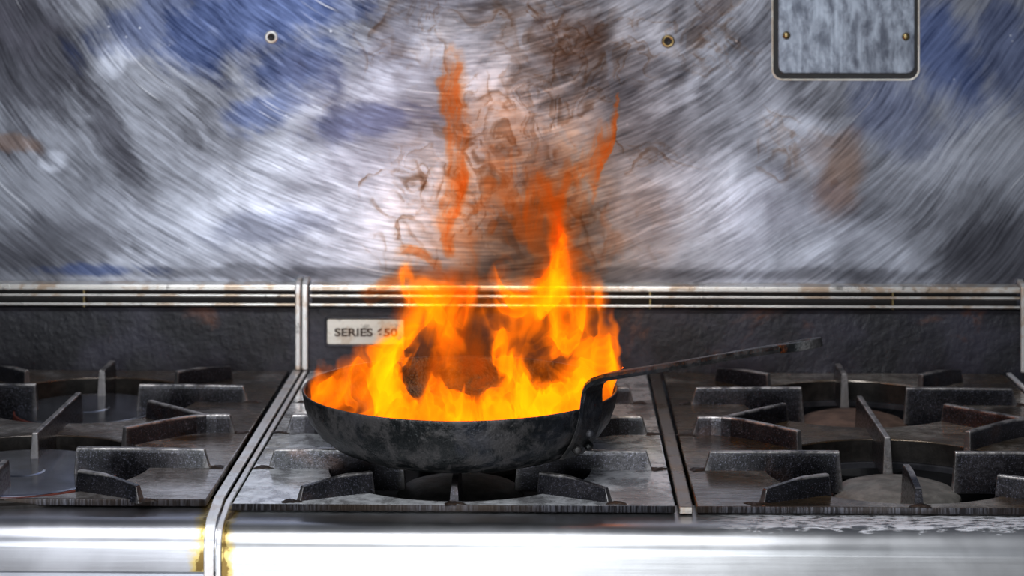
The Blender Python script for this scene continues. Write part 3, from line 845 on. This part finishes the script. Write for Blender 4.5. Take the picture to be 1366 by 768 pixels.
def paint_fire(X, Y):
    Xw, Yw = warp(X, Y, 6, 46, 3)
    Xw, Yw = warp(Xw, Yw, 3.5, 20, 9)
    # shear the field so that its pieces lean like licking flames
    Xw = Xw + 3.5 * np.sin(Y / 17 + X / 40) * smooth(Y, 560, 500)
    I = heat_field(Xw, Yw)
    I = (smooth(I, 0, 1.1) * .5 + I * .5) * .90
    Xf, Yf = warp(X, Y, 4, 40, 23)
    for pts, sd, amp, w in (
        ([(503, 552), (512, 520), (524, 492), (537, 468), (552, 446), (570, 428), (590, 411)], -1, .42, 12),
        ([(478, 545), (495, 505), (512, 472), (524, 452), (536, 440)], -1, .16, 10),
        ([(421, 540), (425, 515), (445, 502), (470, 487), (488, 463)], 1, .22, 9),
        ([(448, 545), (462, 520), (482, 500), (498, 480)], -1, .12, 8),
        ([(552, 545), (540, 525), (527, 505), (519, 490), (518, 478)], -1, .25, 9),
        ([(690, 552), (694, 524), (691, 500), (682, 486), (670, 485), (660, 477), (663, 458), (676, 442), (690, 430)], 1, .38, 10),
        ([(690, 500), (712, 530), (735, 526), (765, 506), (792, 482)], -1, .16, 10),
        ([(733, 405), (741, 438), (751, 458), (764, 458), (774, 440), (777, 400), (775, 372)], -1, .38, 8),
        ([(738, 400), (744, 436), (750, 446)], 1, .25, 4),
        ([(700, 556), (735, 547), (770, 530), (806, 508)], -1, .32, 7),
        ([(714, 412), (728, 392), (737, 365), (745, 335), (746, 300)], 1, .34, 9),
        ([(808, 436), (816, 460), (824, 488), (823, 524)], 1, .5, 6),
        ([(789, 500), (793, 470), (797, 435), (795, 400), (792, 375)], 1, .22, 8),
        ([(596, 556), (620, 549), (650, 551), (676, 553), (690, 548)], 1, .3, 5),
        ([(560, 556), (568, 530), (574, 508), (575, 492)], 1, .22, 7),
        ([(604, 556), (598, 530), (590, 508), (586, 490)], -1, .18, 7),
        ([(655, 390), (668, 404), (690, 410), (712, 404)], 1, .3, 7),
        ([(655, 350), (664, 370), (678, 390), (696, 400)], 1, .18, 7),
        ([(545, 385), (562, 398), (582, 412), (598, 432), (604, 456)], 1, .14, 8),
        ([(620, 372), (628, 395), (622, 420), (612, 445)], -1, .14, 8),
        ([(640, 402), (655, 432), (672, 446), (700, 440)], 1, .14, 9),
        ([(462, 558), (490, 551), (515, 545), (530, 530)], 1, .2, 6),
        ([(530, 355), (536, 372), (543, 388), (552, 402)], 1, .3, 5),
        ([(553, 470), (547, 480), (541, 487)], 1, .3, 2.5),
        ([(565, 448), (556, 470), (549, 496)], 1, .16, 2.5),
        ([(640, 545), (650, 528), (668, 520), (684, 530)], 1, .2, 6),
        ([(752, 380), (760, 400), (764, 425)], 1, .2, 5)):
        I = I + 1.45 * fold(Xf, Yf, pts, sd, amp, w) * (.5 + fbm(X / 26, Y / 26, 71, 2))
    Xs, Ys = warp(X, Y, 20, 60, 51)
    str1 = fbm(Xs / 17, Ys / 75, 60, 3)
    f = fbm(Xs / 18, Ys / 55, 52, 2)
    fil = np.exp(-((f - .5) / .03) ** 2)
    f3 = fbm(Xs / 34 + 5, Ys / 44, 57, 2) - .5
    fl = np.where(f3 > 0, np.exp(-f3 / .07), np.exp(f3 / .012))
    I = I * (.58 + .66 * smooth(str1, .22, .78) + .34 * fl) + .05 * fil * np.clip(I, 0, .6)
    return np.clip(I - .02, 0, None) ** 1.7 * (1 - .30 * smooth(Y, 430, 340))

def paint_plume(X, Y):
    """thin red-orange gas with soot above the fire"""
    Xw, Yw = warp(X, Y, 4, 60, 103)
    Xw, Yw = warp(Xw, Yw, 2.5, 14, 109)
    I = np.zeros_like(X)
    T = lambda pts, **k: tongue(Xw, Yw, pts, **k)
    for v in (
        T([(598, 342, 7, .35), (600, 318, 9, .6), (600, 290, 12, .65), (606, 258, 16, .75), (607, 225, 16, .85), (606, 190, 16, .9), (605, 155, 17, .9), (604, 122, 18, .7), (603, 95, 18, .45), (600, 72, 14, .22)], edge=.55, ridge=.25, seed=61, streak=.55),
        T([(788, 268, 3, .2), (796, 240, 5, .55), (804, 210, 6, .8), (813, 180, 6, .75), (819, 152, 4, .55), (824, 124, 2, .25)], edge=.3, ridge=.5, seed=62, streak=.3),
        T([(770, 250, 7, .15), (785, 225, 11, .35), (798, 195, 11, .38), (806, 165, 8, .2)], edge=.5, ridge=.3, seed=63),
        T([(746, 345, 16, .5), (744, 310, 13, .7), (742, 280, 14, .6), (732, 258, 16, .35), (720, 236, 18, .18)], edge=.2, ridge=.35, seed=64),
        T([(745, 270, 9, .35), (762, 245, 9, .35), (772, 220, 8, .2)], edge=.4, ridge=.3, seed=65),
        T([(716, 330, 14, .15), (708, 300, 18, .38), (712, 270, 20, .38), (720, 246, 18, .22)], edge=-.3, ridge=.25, seed=66),
        T([(530, 335, 7, .10), (545, 330, 9, .45), (565, 345, 9, .55), (582, 358, 6, .3)], edge=.4, ridge=.4, seed=67),
        T([(640, 395, 26, .25), (600, 400, 40, .22), (560, 395, 30, .2)], edge=0, ridge=.1, seed=68),
        T([(575, 520, 30, .5), (590, 480, 44, .6), (600, 440, 48, .5), (608, 400, 40, .2)], edge=0, ridge=.1, seed=69),
        T([(640, 540, 34, .5), (650, 510, 34, .5), (640, 480, 24, .35), (636, 450, 20, .15)], edge=0, ridge=.1, seed=70),
        T([(520, 540, 12, .3), (536, 500, 12, .28), (550, 460, 10, .24)], edge=0, ridge=.1, seed=71),
        T([(495, 400, 20, .22), (515, 385, 22, .30), (540, 380, 20, .25)], edge=0, ridge=.2, seed=73),
        T([(690, 470, 50, .35), (740, 440, 55, .4), (740, 390, 50, .35)], edge=0, ridge=.05, seed=74),
        T([(780, 400, 24, .3), (775, 360, 20, .35), (765, 330, 16, .2)], edge=0, ridge=.1, seed=75),
    ):
        I = I + v
    Xs, Ys = warp(X, Y, 22, 44, 151)
    f = fbm(Xs / 15, Ys / 30, 152, 3)
    fil = np.exp(-((f - .5) / .03) ** 2)
    # pinkish haze between the two columns
    hz = .20 * ell(X, Y, 700, 250, 90, 66, -12) + .12 * ell(X, Y, 655, 180, 50, 56) + .14 * ell(X, Y, 640, 290, 66, 70) + .14 * ell(X, Y, 700, 330, 90, 50) + .12 * ell(X, Y, 790, 330, 44, 60) + .06 * ell(X, Y, 770, 190, 50, 60) + .07 * ell(X, Y, 560, 345, 50, 40)
    f2 = fbm(Xs / 9, Ys / 24, 153, 2)
    I = I * smooth(fbm(Xs / 16, Ys / 90, 160, 4), -.05, .60) * 1.35 + .18 * fil * np.clip(I, 0, .5) - .2 * np.exp(-((f2 - .5) / .03) ** 2) * np.clip(I, 0, .3)
    hzt = smooth(fbm(Xs / 26, Ys / 34, 161, 4), .30, .72)
    return np.clip(I, 0, None) + hz * (.25 + 1.5 * hzt)

def paint_smoke(X, Y):
    """brown curling soot"""
    Xa, Ya = warp(X, Y, 30, 60, 201)
    Xa, Ya = warp(Xa, Ya, 9, 20, 203)
    def ridg(sx, sy, seed, w):
        f = fbm(Xa / sx, Ya / sy, seed, 3)
        return np.exp(-np.abs((f - .5) / w) ** 1.2)
    Xc, Yc = warp(X, Y, 46, 85, 261); Xc, Yc = warp(Xc, Yc, 10, 26, 263)
    def sheet(sx, sy, seed, w):
        # one-sided fold: crisp on one side, fading on the other, like rolled-up soot sheets
        f = fbm(Xc / sx, Yc / sy, seed, 2) - .5
        return np.where(f > 0, np.exp(-f / w), np.exp(f / (w * .18)))
    lines = np.maximum(sheet(60, 90, 210, .040), .85 * sheet(44, 60, 220, .034))
    lines = np.maximum(lines, .7 * sheet(80, 120, 230, .03))
    gate = smooth(fbm(Xa / 30, Ya / 30, 240, 3), .36, .54)
    m = (.9 * ell(X, Y, 600, 300, 75, 100) + .6 * ell(X, Y, 720, 250, 90, 110) + .7 * ell(X, Y, 560, 250, 40, 60) + .9 * ell(X, Y, 800, 70, 110, 60) + .6 * ell(X, Y, 760, 150, 60, 60)
         + .5 * ell(X, Y, 540, 60, 90, 60) + .9 * ell(X, Y, 660, 20, 70, 34) + .55 * ell(X, Y, 970, 40, 60, 60) + .8 * ell(X, Y, 1050, 195, 36, 50) + .5 * ell(X, Y, 500, 360, 36, 40)
         + .6 * ell(X, Y, 650, 150, 60, 60) + .7 * ell(X, Y, 780, 330, 34, 60) + .5 * ell(X, Y, 880, 220, 60, 30) + .15 * ell(X, Y, 440, 150, 90, 90) + .12 * ell(X, Y, 900, 330, 90, 60))
    body = smooth(fbm(Xa / 26, Ya / 32, 250, 4), .45, .68)
    haze = (.35 * ell(X, Y, 760, 60, 80, 70, 20) + .30 * ell(X, Y, 940, 30, 80, 60) + .22 * ell(X, Y, 665, 30, 46, 26) + .22 * ell(X, Y, 540, 45, 60, 60) + .35 * ell(X, Y, 1052, 200, 28, 42)
            + .25 * ell(X, Y, 660, 240, 60, 120) + .30 * ell(X, Y, 740, 290, 70, 60) + .35 * ell(X, Y, 690, 330, 60, 26) + .16 * ell(X, Y, 860, 320, 60, 60) + .2 * ell(X, Y, 1120, 235, 40, 60))
    S = lines * np.clip(m, 0, 1) * gate * 1.0 + haze * (.25 + 1.2 * body) * .85
    Xb, Yb = warp(X, Y, 4, 22, 301)
    for pts in (
        [(470, 262, 2, .5), (478, 246, 2.5, .9), (492, 240, 2, .8), (520, 242, 1.5, .4), (545, 246, 1, .2)],
        [(466, 290, 1, .2), (468, 268, 1.5, .5), (474, 250, 2, .7)],
        [(486, 278, 1.5, .5), (497, 294, 2.5, .9), (512, 304, 2, .6), (520, 310, 1, .3)],
        [(520, 315, 3, .9), (523, 338, 2, 1.1), (530, 352, 2, .9), (537, 366, 2, .6)],
        [(520, 314, 3, .9), (533, 310, 4, .9), (548, 318, 5, .8), (566, 334, 6, .7), (584, 348, 6, .5)],
        [(533, 318, 2, .8), (548, 340, 2.5, .8), (562, 354, 2, .6)],
        [(490, 329, 1.5, .6), (498, 328, 4, .9), (502, 342, 2.5, .6), (502, 366, 2, .4), (506, 390, 2, .3)],
        [(536, 312, 1.5, .6), (552, 292, 2, .6), (550, 270, 2, .6), (560, 250, 2.5, .7), (568, 236, 3, .6)],
        [(545, 228, 3, .6), (556, 240, 3, .8), (556, 258, 2.5, .8), (548, 262, 2, .5)],
        [(594, 100, 3, .8), (589, 82, 3, .7), (583, 60, 2, .5), (570, 45, 2, .3)],
        [(640, 128, 4, .6), (664, 130, 4, .8), (684, 148, 3, .8), (690, 170, 2, .4)],
        [(648, 150, 3, .5), (660, 140, 3, .6), (676, 152, 2, .5)],
        [(622, 205, 3, .8), (632, 190, 3, .6), (640, 185, 2, .4)],
        [(648, 235, 2, .6), (652, 215, 2.5, .6), (657, 260, 2, .5), (644, 290, 2, .7), (634, 272, 2, .6), (641, 246, 2, .5)],
        [(648, 200, 2, .4), (652, 222, 2.5, .7), (660, 248, 2, .7)],
        [(586, 250, 2, .7), (578, 272, 3, .8), (570, 288, 3, .5)],
        [(838, 242, 2.5, .9), (852, 226, 4, .8), (868, 210, 5, .7), (882, 216, 3, .6), (876, 228, 3, .7), (856, 234, 2, .5)],
        [(880, 212, 3, .6), (895, 224, 2.5, .6), (915, 231, 1.6, .5), (950, 236, 1, .3)],
        [(820, 170, 1.5, .8), (823, 188, 1.8, .8), (832, 200, 1.6, .7), (838, 214, 1, .4)],
        [(1024, 232, 1.5, .8), (1036, 244, 2, .8), (1050, 248, 2, .8), (1066, 238, 1.5, .4)],
        [(1030, 226, 2, .5), (1044, 210, 2.5, .6), (1060, 214, 2, .5), (1064, 232, 2, .5)],
        [(735, 30, 3, .6), (742, 40, 4, .8), (750, 20, 3, .5)],
        [(736, 110, 3, .7), (742, 82, 4, .6), (744, 60, 2, .4)],
        [(935, 105, 2, .4), (950, 108, 1.5, .8), (965, 98, 1, .5)],
        [(482, 55, 3, .8), (496, 30, 4, .6), (512, 5, 3, .5)],
        [(700, 60, 4, .4), (716, 18, 3, .5), (690, 5, 3, .4)],
        [(660, 62, 2, .5), (672, 70, 1.6, .5), (680, 76, 1, .3)],
        [(1090, 180, 1.4, .3), (1060, 170, 1.6, .4), (1040, 180, 1.4, .4)],
        [(676, 275, 2, .6), (684, 262, 3, .5), (700, 256, 2, .3)],
        [(760, 240, 2, .4), (772, 262, 2, .5), (764, 280, 2, .4)],
        [(776, 300, 2, .5), (784, 330, 2.2, .7), (792, 352, 2, .6), (800, 376, 1.5, .5)],
        [(700, 380, 2, .4), (735, 350, 2, .4), (760, 352, 2, .5), (786, 350, 1.5, .4)],
        [(470, 345, 2, .2), (500, 385, 3, .35), (530, 382, 3, .4), (556, 372, 2.5, .5)],
    ):
        S = S + wisp(Xb, Yb, pts) * (.6 + .8 * fbm(X / 12, Y / 12, 310, 2))
    # long fine strands climbing with the left column
    return S
K_FIRE, K_PLUME, K_SMOKE = .100, .042, .027
SIG_F = (3.0, 7.5, 55); EM_F = (50, 8.2, .2)
SIG_P = (10, 34, 60); EM_P = (9.0, 2.0, .2)
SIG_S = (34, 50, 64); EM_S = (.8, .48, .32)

def volume_mat(name, sig, em):
    m = bpy.data.materials.new(name); m.use_nodes = True; t = m.node_tree; t.nodes.clear()
    out = t.nodes.new('ShaderNodeOutputMaterial')
    mx = max(sig); dens = mx * 1.0
    ab = t.nodes.new('ShaderNodeVolumeAbsorption'); ab.inputs['Density'].default_value = dens
    ab.inputs['Color'].default_value = (*[1 - s_ / dens for s_ in sig], 1)
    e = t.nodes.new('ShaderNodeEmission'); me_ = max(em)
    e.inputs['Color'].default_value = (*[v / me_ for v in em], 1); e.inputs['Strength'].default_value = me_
    ad = t.nodes.new('ShaderNodeAddShader'); t.links.new(ab.outputs[0], ad.inputs[0]); t.links.new(e.outputs[0], ad.inputs[1])
    t.links.new(ad.outputs[0], out.inputs['Volume'])
    return m

def gas_body(name, paint, k, thr, box, step, mat, ycen, seed, parent, origin, sway=.03, in_pan=False):
    """closed body: at every (x, z) it reaches from the front face to the back face, k * intensity apart"""
    xs = np.arange(box[0], box[1], step); ys = np.arange(box[2], box[3], step)
    X, Y = np.meshgrid(xs, ys)
    t = np.clip(paint(X, Y) - thr, 0, None) * k
    d = 1.945
    wx = (X - 741) * d / F; wz = HC - (Y + 69) * d / F
    yc = ycen + sway * 2 * (fbm(X / 130, Y / 150, seed, 2) - .5) * 2
    sp = .5 + .30 * (fbm(X / 60, Y / 80, seed + 5, 2) - .5)      # how the thickness splits front / back
    fr = yc - t * sp; bk = yc + t * (1 - sp)
    if in_pan:
        pr = [(.023, .090), (.030, .112), (.038, .124), (.050, .1345), (.062, .1395), (.0765, .1420)]
        rr = np.interp(wz, [a for a, b in pr], [b for a, b in pr])
        grow = np.clip((wz - .0765) / .05, 0, 1) * .02
        rr = rr + grow
        ch = np.sqrt(np.clip(rr ** 2 - (wx - PX) ** 2, 0, None)) * .96
        low = wz < .10
        fr = np.where(low, np.maximum(fr, PY - ch), fr); bk = np.where(low, np.minimum(bk, PY + ch), bk)
        ok = smooth(ch, .002, .03)
        m_ = (fr + bk) / 2; hw = np.maximum(bk - fr, 0) / 2 * np.where(low, ok, 1)
        fr = m_ - hw; bk = m_ + hw
        t = np.where(low & (wz < .0235), 0, 2 * hw)
    t[0] = t[-1] = 0; t[:, 0] = t[:, -1] = 0
    on = t > 4e-4
    H, Wd = t.shape
    q = on[:-1, :-1] | on[1:, :-1] | on[:-1, 1:] | on[1:, 1:]
    use = np.zeros_like(on)
    use[:-1, :-1] |= q; use[1:, :-1] |= q; use[:-1, 1:] |= q; use[1:, 1:] |= q
    fi = -np.ones(t.shape, int); fi[use] = np.arange(use.sum())
    nF = int(use.sum())
    bi = fi.copy(); inner = use & on
    bi[inner] = nF + np.arange(inner.sum())
    mid = np.where(on, 0, (fr + bk) / 2)
    F_ = np.stack([wx, np.where(on, fr, (fr + bk) / 2), wz], -1)[use]
    B_ = np.stack([wx, bk, wz], -1)[inner]
    co_ = np.concatenate([F_, B_]) - np.array(origin)
    def quads(ix):
        return np.stack([ix[:-1, :-1][q], ix[:-1, 1:][q], ix[1:, 1:][q], ix[1:, :-1][q]], -1)
    QF = quads(fi)[:, ::-1]; QB = quads(bi)
    keep = (QF[:, ::-1] != QB).any(1)
    faces = np.concatenate([QF[keep], QB[keep]])
    me = bpy.data.meshes.new(name)
    me.vertices.add(len(co_)); me.vertices.foreach_set('co', co_.ravel())
    me.loops.add(len(faces) * 4); me.loops.foreach_set('vertex_index', faces.ravel())
    me.polygons.add(len(faces)); me.polygons.foreach_set('loop_start', np.arange(len(faces)) * 4)
    me.update(calc_edges=True); me.validate()
    return link(name, me, mat, parent)

O_ = (PX, PY, .03)
flame = empty('flame', O_)
tag(flame, 'orange and yellow flames blazing up out of the black pan', 'fire')
gas_body('fire_tongues', paint_fire, K_FIRE, .0, (396, 850, 255, 596), 1.35, volume_mat('burning_gas', SIG_F, EM_F), PY, 11, flame, O_, .018, True)
gas_body('red_plume', paint_plume, K_PLUME, .03, (440, 880, 40, 585), 1.5, volume_mat('thin_red_gas', SIG_P, EM_P), PY + .02, 12, flame, O_, .02, True)
Os = (PX, PY + .06, .30)
smoke = gas_body('smoke', paint_smoke, K_SMOKE, .02, (380, 1180, -40, 420), 1.5, volume_mat('brown_smoke', SIG_S, EM_S), PY + .07, 13, None, Os, .03)
smoke.location = Os
tag(smoke, 'brown wisps of smoke curling above the flames in front of the steel wall', 'smoke', kind='stuff')
# ------------------------------------------------------------ light and camera
w = bpy.data.worlds.new('kitchen_air'); SC.world = w; w.use_nodes = True
bg = w.node_tree.nodes['Background']; bg.inputs[0].default_value = (.55, .60, .72, 1); bg.inputs[1].default_value = .14
def area(name, loc, target, sx, sy, power, col=(1, 1, 1)):
    l = bpy.data.lights.new(name, 'AREA'); l.shape = 'RECTANGLE'; l.size = sx; l.size_y = sy; l.energy = power; l.color = col
    o = bpy.data.objects.new(name, l); C.objects.link(o); o.location = loc
    d = Vector(target) - Vector(loc); o.rotation_euler = d.to_track_quat('-Z', 'Y').to_euler()
    return o
area('ceiling_panel_light', (-.27, -1.3, 1.5), (-.27, -1.0, 0), .85, 1.5, 38, (.93, .96, 1))
area('low_fill_light', (-.33, -2.6, -.10), (-.33, .6, -.1), 1.15, 1.3, 32, (.90, .95, 1))  # unseen fill lamp, added low in front to whiten the rails
l = bpy.data.lights.new('flame_glow', 'POINT'); l.energy = .7; l.color = (1, .42, .08); l.shadow_soft_size = .05
o = bpy.data.objects.new('flame_glow', l); C.objects.link(o); o.location = (-.09, .145, .15)

cam = bpy.data.cameras.new('camera'); co = bpy.data.objects.new('camera', cam); C.objects.link(co)
cam.sensor_width = 36; cam.lens = 36 * F / 1366
cam.shift_y = -453 / 1366
co.location = (0, YC, HC); co.rotation_euler = (PI / 2, 0, math.atan(58 / F))
cam.clip_start = .05; cam.clip_end = 50
cam.dof.use_dof = True; cam.dof.focus_distance = 1.90; cam.dof.aperture_fstop = 36 * F / 1366 / 1000 / .010
SC.camera = co
vs = SC.view_settings; vs.view_transform = 'Standard'; vs.look = 'None'; vs.exposure = 0; vs.gamma = 1; vs.use_curve_mapping = False
SC.display_settings.display_device = 'sRGB'
cy = SC.cycles
cy.transparent_max_bounces = 96; cy.volume_bounces = 0; cy.max_bounces = 8
cy.sample_clamp_indirect = 4
try:
    cy.use_denoising = True
except Exception: pass
